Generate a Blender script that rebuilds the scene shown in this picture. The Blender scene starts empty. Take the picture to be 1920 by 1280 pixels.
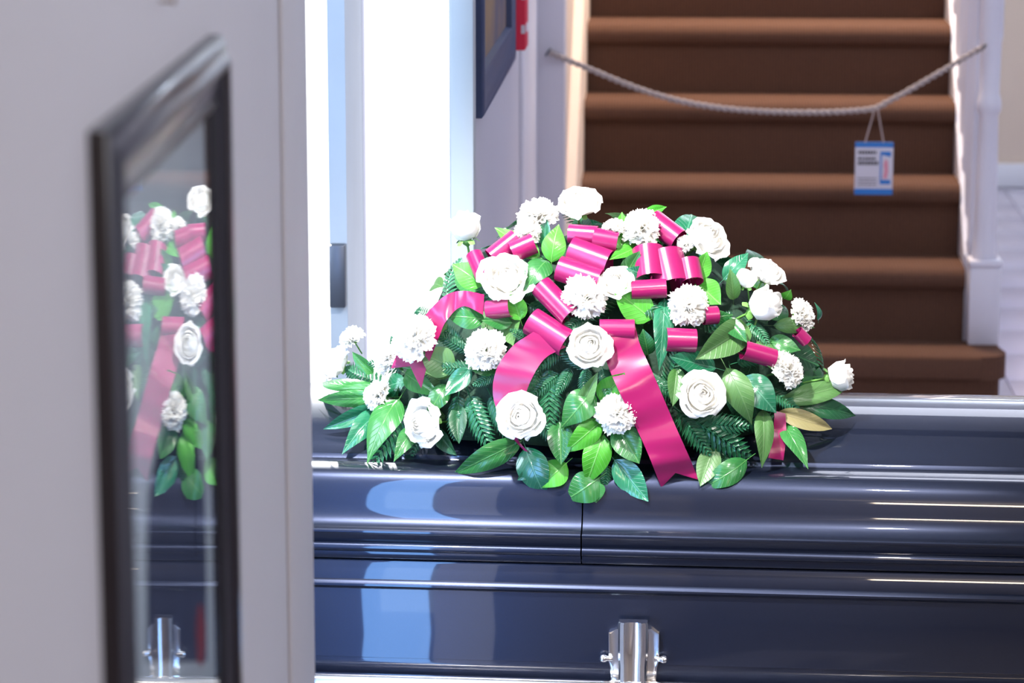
import bpy, bmesh, math, random
from mathutils import Vector, Matrix, noise
random.seed(7)
scene = bpy.context.scene
COL = scene.collection
R = math.radians

# ------------------------------------------------------------------ camera
H = 1.90
F = 5600.0
PITCH = math.atan(0.2)
YAW = R(1.134)
cam_d = bpy.data.cameras.new('camera')
cam = bpy.data.objects.new('camera', cam_d)
COL.objects.link(cam)
cam.location = (0, 0, H)
cam.rotation_euler = (math.pi / 2 - PITCH, 0, YAW)
cam_d.sensor_width = 36
cam_d.lens = F / 1920 * 36
cam_d.clip_start = 0.05
cam_d.clip_end = 200
cam_d.dof.use_dof = True
cam_d.dof.focus_distance = 4.92
cam_d.dof.aperture_fstop = 6.0
scene.camera = cam

# ------------------------------------------------------------------ world, sun, window and added lights, exposure
w = bpy.data.worlds.new('world')
scene.world = w
w.use_nodes = True
bg = w.node_tree.nodes['Background']
bg.inputs[0].default_value = (0.80, 0.92, 1.0, 1)
bg.inputs[1].default_value = 2.2
scene.view_settings.view_transform = 'Standard'
scene.view_settings.look = 'None'
scene.view_settings.gamma = 1
scene.view_settings.use_curve_mapping = False
scene.view_settings.exposure = 0.0


def sun(rot_from, strength, color, ang):
    d = bpy.data.lights.new('sun', 'SUN')
    d.energy = strength
    d.color = color
    d.angle = R(ang)
    o = bpy.data.objects.new('sun', d)
    COL.objects.link(o)
    o.rotation_euler = Vector(rot_from).to_track_quat('Z', 'Y').to_euler()
    o.location = Vector(rot_from) * 10
    return o


def area(loc, target, sx, sy, power, color, spread=180):
    d = bpy.data.lights.new('area_light', 'AREA')
    d.shape = 'RECTANGLE'
    d.size, d.size_y = sx, sy
    d.energy = power
    d.color = color
    d.spread = R(spread)
    o = bpy.data.objects.new('area_light', d)
    COL.objects.link(o)
    o.location = loc
    o.rotation_euler = (Vector(loc) - Vector(target)).to_track_quat('Z', 'Y').to_euler()
    return o


def spot(loc, target, power, color, cone, radius=0.10, blend=0.5):
    d = bpy.data.lights.new('added_spot', 'SPOT')
    d.energy = power
    d.color = color
    d.spot_size = R(cone)
    d.spot_blend = blend
    d.shadow_soft_size = radius
    o = bpy.data.objects.new('added_spot', d)
    COL.objects.link(o)
    o.location = loc
    o.rotation_euler = (Vector(loc) - Vector(target)).to_track_quat('Z', 'Y').to_euler()
    return o


sun((-0.22, 1.0, 0.55), 8.0, (1.0, 0.97, 0.92), 1.0)
# narrow sidelight beside the partition: blue sky
area((-0.545, 3.70, 1.05), (-0.545, 5.0, 1.05), 0.155, 2.0, 15, (0.20, 0.46, 1.0))
# panel added before the solid wall, standing in for unbuilt front windows
area((-1.75, 3.82, 1.60), (0.0, 5.0, 1.0), 1.2, 1.7, 95, (0.66, 0.83, 1.0))
# window behind the photographer
area((1.30, -2.70, 2.60), (0.9, 5.0, 1.0), 1.15, 0.30, 45, (1.0, 0.82, 0.62))
area((1.9, 2.2, 2.84), (0.5, 3.0, 0.2), 2.0, 2.0, 72, (0.96, 0.96, 1.0))  # unseen ceiling panel added to brighten the near wall
# unseen spots added to brighten the flowers
spot((-0.55, 3.95, 2.75), (0.02, 4.95, 0.98), 740, (1.0, 0.98, 0.96), 38, 0.045, 0.7)
spot((0.65, 2.9, 2.75), (0.10, 4.95, 0.90), 240, (1.0, 0.95, 0.90), 30, 0.045)
# hall: unseen spot above the stairs, unseen ceiling panel at the back
spot((0.85, 9.30, 2.82), (0.80, 8.9, 0.5), 300, (1.0, 0.76, 0.54), 95, 0.20)
area((2.0, 12.0, 2.83), (2.0, 12.2, 0.0), 0.8, 0.8, 8, (0.80, 0.88, 1.0))
area((1.5, 9.6, 2.1), (1.5, 9.3, 2.9), 0.5, 0.5, 60, (0.70, 0.82, 1.0))  # added uplight on the hall ceiling, which the casket crown reflects
area((0.9, 7.0, 2.83), (0.9, 7.2, 0.0), 0.9, 0.9, 16, (0.82, 0.86, 1.0))  # added ceiling panel that lifts the casket crown

# ------------------------------------------------------------------ pixel helpers (1920x1280 frame)
CR = Matrix.Rotation(YAW, 3, 'Z') @ Matrix.Rotation(math.pi / 2 - PITCH, 3, 'X')
CAM = Vector((0, 0, H))
SCR_R = CR @ Vector((1, 0, 0))
SCR_U = CR @ Vector((0, 1, 0))
SCR_V = CR @ Vector((0, 0, 1))   # towards the viewer


def ray(u, v):
    return (CR @ Vector(((u - 960) / F, -(v - 640) / F, -1))).normalized()


def hit(u, v, P, n):
    d = ray(u, v)
    return CAM + d * ((Vector(P) - CAM).dot(n) / d.dot(n))


def at_y(u, v, Y):
    return hit(u, v, (0, Y, 0), Vector((0, 1, 0)))


def project(P):
    q = CR.transposed() @ (Vector(P) - CAM)
    return 960 + F * q.x / -q.z, 640 - F * q.y / -q.z


# hall axes (stairs and back wall): turned a little against the near wall
HA = R(2.228)
HX = Vector((math.cos(HA), -math.sin(HA), 0))
HY = Vector((math.sin(HA), math.cos(HA), 0))


def hall(a, b, z=0.0):
    return HX * a + HY * b + Vector((0, 0, z))


HALL_M = Matrix((HX, HY, (0, 0, 1))).transposed().to_4x4()


# ------------------------------------------------------------------ material helpers
def mat(name):
    m = bpy.data.materials.new(name)
    m.use_nodes = True
    nt = m.node_tree
    b = nt.nodes['Principled BSDF']
    return m, nt, b


def simple(name, col, rough=0.5, metal=0.0, noise=0.0, nscale=20, bump=0.0, bscale=80, spec=0.5, ior=1.5, coat=0.0):
    m, nt, b = mat(name)
    b.inputs['Roughness'].default_value = rough
    b.inputs['Metallic'].default_value = metal
    b.inputs['Specular IOR Level'].default_value = spec
    b.inputs['IOR'].default_value = ior
    b.inputs['Coat Weight'].default_value = coat
    b.inputs['Coat Roughness'].default_value = 0.03
    c = (*col, 1)
    b.inputs['Base Color'].default_value = c
    if noise or bump:
        tc = nt.nodes.new('ShaderNodeTexCoord')
    if noise:
        n = nt.nodes.new('ShaderNodeTexNoise')
        n.inputs['Scale'].default_value = nscale
        n.inputs['Detail'].default_value = 4
        nt.links.new(tc.outputs['Object'], n.inputs['Vector'])
        r = nt.nodes.new('ShaderNodeMix')
        r.data_type = 'RGBA'
        r.inputs[6].default_value = (*[x * (1 - noise) for x in col], 1)
        r.inputs[7].default_value = (*[min(1, x * (1 + noise)) for x in col], 1)
        nt.links.new(n.outputs['Fac'], r.inputs[0])
        nt.links.new(r.outputs[2], b.inputs['Base Color'])
    if bump:
        n2 = nt.nodes.new('ShaderNodeTexNoise')
        n2.inputs['Scale'].default_value = bscale
        n2.inputs['Detail'].default_value = 3
        nt.links.new(tc.outputs['Object'], n2.inputs['Vector'])
        bp = nt.nodes.new('ShaderNodeBump')
        bp.inputs['Strength'].default_value = bump
        bp.inputs['Distance'].default_value = 0.003
        nt.links.new(n2.outputs['Fac'], bp.inputs['Height'])
        nt.links.new(bp.outputs['Normal'], b.inputs['Normal'])
    return m


M_wall = simple('wall_paint', (0.60, 0.59, 0.64), 0.6, noise=0.03, nscale=3, bump=0.15, bscale=60)
M_hallwall = simple('hall_wall_paint', (0.50, 0.49, 0.56), 0.55, noise=0.03, nscale=3)
M_beige = simple('beige_wall_paint', (0.62, 0.50, 0.42), 0.6, noise=0.03, nscale=3)
M_trim = simple('white_trim_paint', (0.66, 0.66, 0.74), 0.4, noise=0.02, nscale=5)
M_cream = simple('cream_stringer_paint', (0.80, 0.66, 0.56), 0.45, noise=0.02, nscale=5)
M_ceil = simple('ceiling_paint', (0.8, 0.78, 0.78), 0.8, noise=0.02, nscale=3)
M_floor = simple('dark_near_floor', (0.17, 0.16, 0.20), 0.5, noise=0.05, nscale=8)  # unseen near floor, darkened so the casket shell reflects less
M_tile = simple('floor_tile_glaze', (0.52, 0.50, 0.64), 0.25, noise=0.04, nscale=5)
M_pave = simple('pale_paving', (0.86, 0.86, 0.86), 0.7, noise=0.04, nscale=2)
M_casket = simple('casket_lacquer', (0.012, 0.017, 0.038), 0.36, metal=0.75, noise=0.1, nscale=300, coat=1.0)
M_casket.node_tree.nodes['Principled BSDF'].inputs['Coat IOR'].default_value = 1.46
M_chrome = simple('polished_nickel', (0.88, 0.86, 0.85), 0.14, metal=1.0)
M_frame = simple('dark_frame_lacquer', (0.016, 0.012, 0.017), 0.30, noise=0.2, nscale=40, coat=0.2)
M_frame2 = simple('navy_frame_lacquer', (0.02, 0.04, 0.12), 0.45, noise=0.2, nscale=40)
M_red = simple('red_enamel', (0.62, 0.01, 0.05), 0.5)
M_white = simple('white_print', (0.58, 0.56, 0.62), 0.6)
M_lock = simple('dark_lock_metal', (0.10, 0.11, 0.14), 0.4, metal=0.6)
M_door = simple('door_paint', (0.40, 0.45, 0.52), 0.45, noise=0.08, nscale=6)
M_rope = simple('rope_fibre', (0.36, 0.31, 0.30), 0.85, noise=0.15, nscale=150)
M_cord = simple('thin_cord', (0.42, 0.34, 0.32), 0.8)
M_blue = simple('blue_print', (0.01, 0.16, 0.50), 0.5)
M_black = simple('black_print', (0.04, 0.035, 0.04), 0.6)
M_pink = simple('pink_print', (0.65, 0.25, 0.32), 0.6)
M_brass = simple('brass_nail', (0.30, 0.20, 0.10), 0.4, metal=0.8)
M_bier = simple('bier_cloth', (0.05, 0.05, 0.08), 0.9, noise=0.1, nscale=60)

# carpet: ribbed brown
M_carpet, nt, b = mat('brown_ribbed_carpet')
b.inputs['Roughness'].default_value = 0.95
b.inputs['Specular IOR Level'].default_value = 0.15
tc = nt.nodes.new('ShaderNodeTexCoord')
wv = nt.nodes.new('ShaderNodeTexWave')
wv.inputs['Scale'].default_value = 34
wv.inputs['Distortion'].default_value = 1.5
wv.inputs['Detail'].default_value = 3
wv.bands_direction = 'X'
nz = nt.nodes.new('ShaderNodeTexNoise')
nz.inputs['Scale'].default_value = 120
mx = nt.nodes.new('ShaderNodeMix')
mx.data_type = 'RGBA'
mx.inputs[6].default_value = (0.085, 0.043, 0.030, 1)
mx.inputs[7].default_value = (0.150, 0.078, 0.048, 1)
ad = nt.nodes.new('ShaderNodeMath')
ad.operation = 'MULTIPLY'
nt.links.new(tc.outputs['Object'], wv.inputs['Vector'])
nt.links.new(tc.outputs['Object'], nz.inputs['Vector'])
nt.links.new(wv.outputs['Fac'], ad.inputs[0])
nt.links.new(nz.outputs['Fac'], ad.inputs[1])
nt.links.new(ad.outputs[0], mx.inputs[0])
nt.links.new(mx.outputs[2], b.inputs['Base Color'])


def leaf_mat(name, c1, c2, vein, rough=0.28, trans=0.3, spec=0.6):
    m, nt, b = mat(name)
    L = nt.links.new
    tc = nt.nodes.new('ShaderNodeTexCoord')
    sp = nt.nodes.new('ShaderNodeSeparateXYZ')
    L(tc.outputs['Object'], sp.inputs[0])
    ab = nt.nodes.new('ShaderNodeMath'); ab.operation = 'ABSOLUTE'
    L(sp.outputs['Y'], ab.inputs[0])
    # side veins: bands along x - 0.7|y|
    mu = nt.nodes.new('ShaderNodeMath'); mu.operation = 'MULTIPLY_ADD'
    L(ab.outputs[0], mu.inputs[0]); mu.inputs[1].default_value = -0.55
    L(sp.outputs['X'], mu.inputs[2])
    sn = nt.nodes.new('ShaderNodeMath'); sn.operation = 'MULTIPLY'
    L(mu.outputs[0], sn.inputs[0]); sn.inputs[1].default_value = 62
    si = nt.nodes.new('ShaderNodeMath'); si.operation = 'SINE'
    L(sn.outputs[0], si.inputs[0])
    pw = nt.nodes.new('ShaderNodeMapRange')
    L(si.outputs[0], pw.inputs[0])
    pw.inputs[1].default_value = 0.86; pw.inputs[2].default_value = 1.0
    pw.inputs[3].default_value = 0.0; pw.inputs[4].default_value = 0.35
    mr = nt.nodes.new('ShaderNodeMapRange')
    L(ab.outputs[0], mr.inputs[0])
    mr.inputs[1].default_value = 0.012; mr.inputs[2].default_value = 0.03
    mr.inputs[3].default_value = 0.7; mr.inputs[4].default_value = 0.0
    mxm = nt.nodes.new('ShaderNodeMath'); mxm.operation = 'MAXIMUM'
    L(pw.outputs[0], mxm.inputs[0]); L(mr.outputs[0], mxm.inputs[1])
    oi = nt.nodes.new('ShaderNodeObjectInfo')
    nz = nt.nodes.new('ShaderNodeTexNoise'); nz.inputs['Scale'].default_value = 3.0
    L(tc.outputs['Object'], nz.inputs['Vector'])
    av = nt.nodes.new('ShaderNodeMath'); av.operation = 'MULTIPLY_ADD'
    L(nz.outputs['Fac'], av.inputs[0]); av.inputs[1].default_value = 0.6
    av2 = nt.nodes.new('ShaderNodeMath'); av2.operation = 'MULTIPLY_ADD'
    L(oi.outputs['Random'], av2.inputs[0]); av2.inputs[1].default_value = 0.9; av2.inputs[2].default_value = -0.25
    L(av2.outputs[0], av.inputs[2])
    mx = nt.nodes.new('ShaderNodeMix'); mx.data_type = 'RGBA'
    mx.inputs[6].default_value = (*c1, 1); mx.inputs[7].default_value = (*c2, 1)
    L(av.outputs[0], mx.inputs[0])
    mv = nt.nodes.new('ShaderNodeMix'); mv.data_type = 'RGBA'
    L(mxm.outputs[0], mv.inputs[0]); L(mx.outputs[2], mv.inputs[6]); mv.inputs[7].default_value = (*vein, 1)
    L(mv.outputs[2], b.inputs['Base Color'])
    b.inputs['Roughness'].default_value = rough
    b.inputs['Specular IOR Level'].default_value = spec
    bp = nt.nodes.new('ShaderNodeBump')
    bp.inputs['Strength'].default_value = 0.35; bp.inputs['Distance'].default_value = 0.01
    L(mxm.outputs[0], bp.inputs['Height']); L(bp.outputs[0], b.inputs['Normal'])
    tr = nt.nodes.new('ShaderNodeBsdfTranslucent')
    L(mv.outputs[2], tr.inputs['Color'])
    ms = nt.nodes.new('ShaderNodeMixShader'); ms.inputs[0].default_value = trans
    L(b.outputs[0], ms.inputs[1]); L(tr.outputs[0], ms.inputs[2])
    L(ms.outputs[0], nt.nodes['Material Output'].inputs['Surface'])
    return m


ML = {
    'b': leaf_mat('bright_leaf', (0.05, 0.30, 0.02), (0.10, 0.42, 0.05), (0.20, 0.52, 0.12), 0.33),
    'm': leaf_mat('mid_leaf', (0.014, 0.115, 0.024), (0.04, 0.20, 0.045), (0.10, 0.29, 0.08), 0.24, spec=0.8),
    'o': leaf_mat('olive_leaf', (0.05, 0.15, 0.03), (0.09, 0.21, 0.06), (0.14, 0.27, 0.10), 0.42),
    'd': leaf_mat('dark_leaf', (0.008, 0.05, 0.02), (0.015, 0.10, 0.035), (0.04, 0.16, 0.06), 0.3),
    's': leaf_mat('glossy_leaf', (0.008, 0.10, 0.045), (0.022, 0.18, 0.085), (0.09, 0.28, 0.17), 0.2, trans=0.15, spec=1.0),
    't': leaf_mat('tan_leaf_underside', (0.30, 0.25, 0.11), (0.20, 0.22, 0.09), (0.36, 0.30, 0.15), 0.45),
    'f': leaf_mat('fern_green', (0.008, 0.075, 0.03), (0.022, 0.16, 0.065), (0.04, 0.22, 0.10), 0.3, spec=0.8),
}
M_core = simple('dark_green_core', (0.006, 0.03, 0.014), 0.8, noise=0.5, nscale=60, bump=0.6, bscale=120)
M_stem = simple('stem_green', (0.12, 0.30, 0.06), 0.5)

M_petal, nt, b = mat('white_petal')
b.inputs['Base Color'].default_value = (0.93, 0.91, 0.87, 1)
b.inputs['Roughness'].default_value = 0.6
b.inputs['Specular IOR Level'].default_value = 0.3
tr = nt.nodes.new('ShaderNodeBsdfTranslucent')
tr.inputs['Color'].default_value = (0.95, 0.93, 0.88, 1)
ms = nt.nodes.new('ShaderNodeMixShader')
ms.inputs[0].default_value = 0.3
nt.links.new(b.outputs[0], ms.inputs[1])
nt.links.new(tr.outputs[0], ms.inputs[2])
nt.links.new(ms.outputs[0], nt.nodes['Material Output'].inputs['Surface'])

M_ribbon, nt, b = mat('magenta_satin')
b.inputs['Base Color'].default_value = (0.27, 0.004, 0.080, 1)
b.inputs['Roughness'].default_value = 0.23
b.inputs['Specular IOR Level'].default_value = 1.0
b.inputs['Sheen Weight'].default_value = 0.12
b.inputs['Sheen Tint'].default_value = (1.0, 0.45, 0.85, 1)
tr = nt.nodes.new('ShaderNodeBsdfTranslucent')
tr.inputs['Color'].default_value = (0.75, 0.02, 0.22, 1)
ms = nt.nodes.new('ShaderNodeMixShader')
ms.inputs[0].default_value = 0.18
nt.links.new(b.outputs[0], ms.inputs[1])
nt.links.new(tr.outputs[0], ms.inputs[2])
nt.links.new(ms.outputs[0], nt.nodes['Material Output'].inputs['Surface'])

# window / picture glass: thin clear pane, Fresnel reflection
M_glass = bpy.data.materials.new('clear_glass')
M_glass.use_nodes = True
nt = M_glass.node_tree
nt.nodes.clear()
out = nt.nodes.new('ShaderNodeOutputMaterial')
fr = nt.nodes.new('ShaderNodeFresnel'); fr.inputs[0].default_value = 1.5
tp = nt.nodes.new('ShaderNodeBsdfTransparent')
gl = nt.nodes.new('ShaderNodeBsdfGlossy'); gl.inputs['Roughness'].default_value = 0.0
ms = nt.nodes.new('ShaderNodeMixShader')
nt.links.new(fr.outputs[0], ms.inputs[0]); nt.links.new(tp.outputs[0], ms.inputs[1])
nt.links.new(gl.outputs[0], ms.inputs[2]); nt.links.new(ms.outputs[0], out.inputs['Surface'])

M_print = simple('pale_blue_print', (0.76, 0.86, 1.0), 0.7, noise=0.10, nscale=4)
M_figure = simple('dark_blue_print', (0.07, 0.09, 0.17), 0.7, noise=0.2, nscale=14)
M_figred = simple('red_print_patch', (0.45, 0.06, 0.07), 0.7)
M_oldpic, nt, b = mat('brown_gold_print')
b.inputs['Roughness'].default_value = 0.6
tc = nt.nodes.new('ShaderNodeTexCoord')
nz = nt.nodes.new('ShaderNodeTexNoise'); nz.inputs['Scale'].default_value = 3.2
cr = nt.nodes.new('ShaderNodeValToRGB')
cr.color_ramp.elements[0].position = 0.35; cr.color_ramp.elements[0].color = (0.06, 0.05, 0.10, 1)
cr.color_ramp.elements[1].position = 0.65; cr.color_ramp.elements[1].color = (0.22, 0.13, 0.06, 1)
nt.links.new(tc.outputs['Object'], nz.inputs['Vector']); nt.links.new(nz.outputs['Fac'], cr.inputs[0])
nt.links.new(cr.outputs[0], b.inputs['Base Color'])


# ------------------------------------------------------------------ object helpers
def link(name, me, parent=None, m=None, mw=None):
    o = bpy.data.objects.new(name, me)
    COL.objects.link(o)
    if m and me and not me.materials:
        me.materials.append(m)
    if parent:
        o.parent = parent
    if mw is not None:
        o.matrix_local = mw
    return o


def fin(bm, name, m, parent=None, smooth=True, ang=35, mw=None):
    bmesh.ops.recalc_face_normals(bm, faces=bm.faces)
    me = bpy.data.meshes.new(name)
    bm.to_mesh(me)
    bm.free()
    if smooth:
        for p in me.polygons:
            p.use_smooth = True
        me.set_sharp_from_angle(angle=R(ang))
    return link(name, me, parent, m, mw)


def thing(name, label, cat, loc=(0, 0, 0), rotz=0.0, group=None):
    o = bpy.data.objects.new(name, None)
    COL.objects.link(o)
    o.location = loc
    o.rotation_euler = (0, 0, rotz)
    o.empty_display_size = 0.1
    return tag(o, label, cat, group)


def tag(o, label, cat, group=None):
    o['label'] = label
    o['category'] = cat
    if group:
        o['group'] = group
    return o


def box(bm, lo, hi, bev=0.0, M=None):
    lo, hi = Vector(lo), Vector(hi)
    g = bmesh.ops.create_cube(bm, size=1)
    vs = g['verts']
    for v in vs:
        v.co = Vector(((lo[i] + hi[i]) / 2 + v.co[i] * (hi[i] - lo[i]) for i in range(3)))
    if bev > 0:
        es = list({e for v in vs for e in v.link_edges})
        r = bmesh.ops.bevel(bm, geom=es, offset=bev, segments=2, affect='EDGES', profile=0.5)
        vs = list({v for f in r['faces'] for v in f.verts} | {v for v in vs if v.is_valid})
    if M is not None:
        for v in vs:
            v.co = M @ v.co
    return vs


def bbox(name, lo, hi, m, parent=None, bev=0.0, mw=None):
    bm = bmesh.new()
    box(bm, lo, hi, bev)
    return fin(bm, name, m, parent, smooth=bev > 0, mw=mw)


def struct(o):
    o['kind'] = 'structure'
    return o


def tube(bm, pts, rad, seg=8, caps=True):
    pts = [Vector(p) for p in pts]
    n = len(pts)
    rings = []
    up = None
    for i, p in enumerate(pts):
        t = (pts[min(i + 1, n - 1)] - pts[max(i - 1, 0)]).normalized()
        if up is None:
            up = Vector((0, 0, 1)) if abs(t.z) < 0.9 else Vector((1, 0, 0))
        x = up.cross(t).normalized()
        y = t.cross(x).normalized()
        up = y
        r = rad[i] if isinstance(rad, (list, tuple)) else rad
        rings.append([bm.verts.new(p + (x * math.cos(2 * math.pi * k / seg) + y * math.sin(2 * math.pi * k / seg)) * r) for k in range(seg)])
    for a, c in zip(rings, rings[1:]):
        for k in range(seg):
            bm.faces.new((a[k], a[(k + 1) % seg], c[(k + 1) % seg], c[k]))
    if caps:
        bm.faces.new(rings[0][::-1])
        bm.faces.new(rings[-1])


def lathe(bm, prof, seg=24, M=None):
    rings = []
    for r, z in prof:
        rings.append([bm.verts.new(Vector((r * math.cos(2 * math.pi * k / seg), r * math.sin(2 * math.pi * k / seg), z))) for k in range(seg)])
    for a, c in zip(rings, rings[1:]):
        for k in range(seg):
            bm.faces.new((a[k], a[(k + 1) % seg], c[(k + 1) % seg], c[k]))
    bm.faces.new(rings[0][::-1])
    bm.faces.new(rings[-1])
    if M is not None:
        for rg in rings:
            for v in rg:
                v.co = M @ v.co


def prism(bm, pts, ext):
    a = [bm.verts.new(Vector(p)) for p in pts]
    c = [bm.verts.new(Vector(p) + Vector(ext)) for p in pts]
    n = len(pts)
    bm.faces.new(a)
    bm.faces.new(c[::-1])
    for i in range(n):
        bm.faces.new((a[i], c[i], c[(i + 1) % n], a[(i + 1) % n]))


def catmull(pts, n):
    pts = [Vector(p) for p in pts]
    P = [pts[0] * 2 - pts[1]] + pts + [pts[-1] * 2 - pts[-2]]
    out = []
    for i in range(1, len(P) - 2):
        for k in range(n):
            t = k / n
            a, b_, c, d = P[i - 1], P[i], P[i + 1], P[i + 2]
            out.append(0.5 * ((2 * b_) + (c - a) * t + (2 * a - 5 * b_ + 4 * c - d) * t * t + (3 * b_ - a - 3 * c + d) * t ** 3))
    out.append(pts[-1])
    return out


# ------------------------------------------------------------------ room shell
WALL = 0.330                       # near wall stands at x = -WALL
PIER = 0.12
YE = hit(575, 640, (-WALL, 0, 0), Vector((1, 0, 0))).y                          # its far end
CZ = 2.9
struct(bbox('wall_left', (-WALL - PIER, -3.0, 0), (-WALL, YE, CZ), M_wall))
# front wall of the room on the left, with its narrow sidelight, otherwise solid
X0 = -WALL - PIER
bm = bmesh.new()
box(bm, (X0 - 0.015, YE - 0.17, 0), (X0, YE, CZ))
box(bm, (-1.15, YE - 0.17, 0), (X0 - 0.18, YE, CZ))
box(bm, (X0 - 0.18, YE - 0.17, 2.10), (X0 - 0.015, YE, CZ))
box(bm, (X0 - 0.18, YE - 0.17, 0), (X0 - 0.015, YE, 0.04))
box(bm, (-2.6, YE - 0.17, 0), (-1.15, YE, CZ))
struct(fin(bm, 'wall_front', M_wall, smooth=False))
bm = bmesh.new()
box(bm, (X0 - 0.18, YE - 0.08, 0.04), (X0 - 0.015, YE - 0.074, 2.10))
struct(fin(bm, 'window_1', M_glass, smooth=False))
struct(bbox('wall_side', (-2.7, YE - 0.17, 0), (-2.6, 5.8, CZ), M_wall))
struct(bbox('wall_right', (2.7, -3.1, 0), (2.8, 15.0, CZ), M_wall))
struct(bbox('wall_rear', (-WALL - PIER, -3.1, 0), (2.8, -3.0, CZ), M_wall))
struct(bbox('floor', (-2.7, -3.1, -0.1), (2.8, 5.72, 0), M_floor))
M_floor2 = simple('hall_floor_grout', (0.42, 0.40, 0.48), 0.5, noise=0.05, nscale=8)
fl = struct(bbox('floor', (-0.45, 5.70, -0.1), (3.2, 15.0, -0.004), M_floor2, mw=Matrix.Translation((0, 0, 0)) @ HALL_M))
# glazed tiles of the hall floor
me_t = None
cells = [(0.98 + 0.2 + i * 0.4, 7.95 + j * 0.4) for i in range(4) for j in range(13)]
cells += [(-0.02 - 0.2 + i * 0.4, 7.95 - j * 0.4) for i in range(7) for j in range(1, 5)]
for ca, cb in cells:
    if me_t is None:
        bm = bmesh.new()
        box(bm, (-0.198, -0.198, -0.004), (0.198, 0.198, 0.004), 0.002)
        o = fin(bm, 'tile', M_tile, fl)
        me_t = o.data
    else:
        o = link('tile', me_t, fl)
    o.location = (ca, cb, 0.0)
struct(bbox('ceiling', (-2.7, -3.1, CZ), (2.8, 5.8, CZ + 0.1), M_ceil))
struct(bbox('ceiling', (-0.55, 5.6, CZ), (3.4, 15.2, CZ + 0.1), M_ceil, mw=HALL_M.copy()))
struct(bbox('wall_back', (-0.5, 13.05, 0), (3.2, 13.17, CZ), M_beige, mw=HALL_M.copy()))
struct(bbox('baseboard_back', (0.9, 13.02, 0), (2.9, 13.05, 0.105), M_trim, bev=0.006, mw=HALL_M.copy()))

# doorway at the back left, bright outdoors beyond
YD = 5.62
xr = at_y(845, 400, YD).x
bm = bmesh.new()
box(bm, (-2.7, YD, 0), (-1.0, YD + 0.1, CZ))
box(bm, (-1.0, YD, 2.45), (xr, YD + 0.1, CZ))
struct(fin(bm, 'wall_back_left', M_wall, smooth=False))
xr2 = at_y(885, 400, YD).x
M_jamb = simple('grey_blue_jamb_paint', (0.42, 0.46, 0.50), 0.45, noise=0.03, nscale=5)
bm = bmesh.new()
box(bm, (xr, YD - 0.01, 0), (xr2 + 0.004, YD + 0.12, CZ), 0.004)
struct(fin(bm, 'trim_1', M_jamb))
struct(bbox('ground_outside', (-9, YD + 0.1, -0.2), (-0.22, 30, -0.05), M_pave))
# door leaf swung outwards, seen almost edge on
door = bpy.data.objects.new('door_1', None)
COL.objects.link(door)
struct(door)
nl, nr = at_y(617, 400, 5.78).x, at_y(650, 400, 5.78).x
fr_ = at_y(682, 400, 6.48).x
bm = bmesh.new()
th = nr - nl
prism(bm, [(nl, 5.78, 0.01), (nr, 5.78, 0.01), (fr_, 6.48, 0.01), (fr_ - th, 6.48, 0.01)], (0, 0, 2.3))
fin(bm, 'door_leaf', M_door, door, smooth=False)
z1, z0 = at_y(632, 457, 5.77).z, at_y(632, 574, 5.77).z
lk = bbox('lock_case', (nl + 0.001, 5.752, z0), (nr - 0.002, 5.781, z1), M_lock, door, bev=0.003)
# hinge posts of the vestibule outside
bm = bmesh.new()
pz = at_y(666, 300, 6.5)
box(bm, (fr_ - 0.05, 6.48, -0.05), (fr_ + 0.002, 6.56, 2.4), 0.004)
struct(fin(bm, 'trim_2', M_trim))

# hall wall with picture (plane a = AW in hall axes)
AW = -0.4235
struct(bbox('wall_hall', (AW - 0.03, YD + 0.05, 0), (AW, 8.22, CZ), M_hallwall, mw=HALL_M.copy()))
a_p = -0.337
struct(bbox('trim_3', (AW - 0.1, 8.20, 0), (a_p, 8.34, CZ), M_hallwall, bev=0.004, mw=HALL_M.copy()))
a975 = 7.45
struct(bbox('trim_4', (AW, 7.52, 0), (AW + 0.012, 8.20, CZ), M_trim, bev=0.003, mw=HALL_M.copy()))
struct(bbox('wall_stair', (a_p - 0.10, 8.34, 0), (a_p, 11.2, CZ), M_beige, mw=HALL_M.copy()))

# near wall: flat casing near its end, nail
YC = hit(531, 640, (-WALL, 0, 0), Vector((1, 0, 0))).y
struct(bbox('trim_5', (-WALL, YC, 0), (-WALL + 0.005, YE + 0.001, CZ), M_wall, bev=0.0015))
pn = hit(300, 2, (-WALL, 0, 0), Vector((1, 0, 0)))
bm = bmesh.new()
lathe(bm, [(0.0012, -0.004), (0.0012, 0.010), (0.0030, 0.0105), (0.0030, 0.012), (0.0005, 0.0125)], 10,
      Matrix.Translation(pn) @ Matrix.Rotation(R(90), 4, 'Y'))
tag(fin(bm, 'nail', M_brass), 'tiny brown nail in the near wall above the dark picture frame', 'nail')


# ------------------------------------------------------------------ near picture: moulded frame, print, bowed pane
def frame_mesh(y0, y1, z0, z1, prof, flip=1):
    """moulding swept round a rectangle in the y-z plane; prof = (inset from outer edge, protrusion)"""
    bm = bmesh.new()
    rings = []
    for ins, pr in prof:
        rings.append([bm.verts.new(Vector((pr, y, z))) for y, z in
                      ((y0 + ins, z0 + ins), (y1 - ins, z0 + ins), (y1 - ins, z1 - ins), (y0 + ins, z1 - ins))])
    for a, c in zip(rings, rings[1:]):
        for k in range(4):
            bm.faces.new((a[k], a[(k + 1) % 4], c[(k + 1) % 4], c[k]))
    return bm


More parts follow.
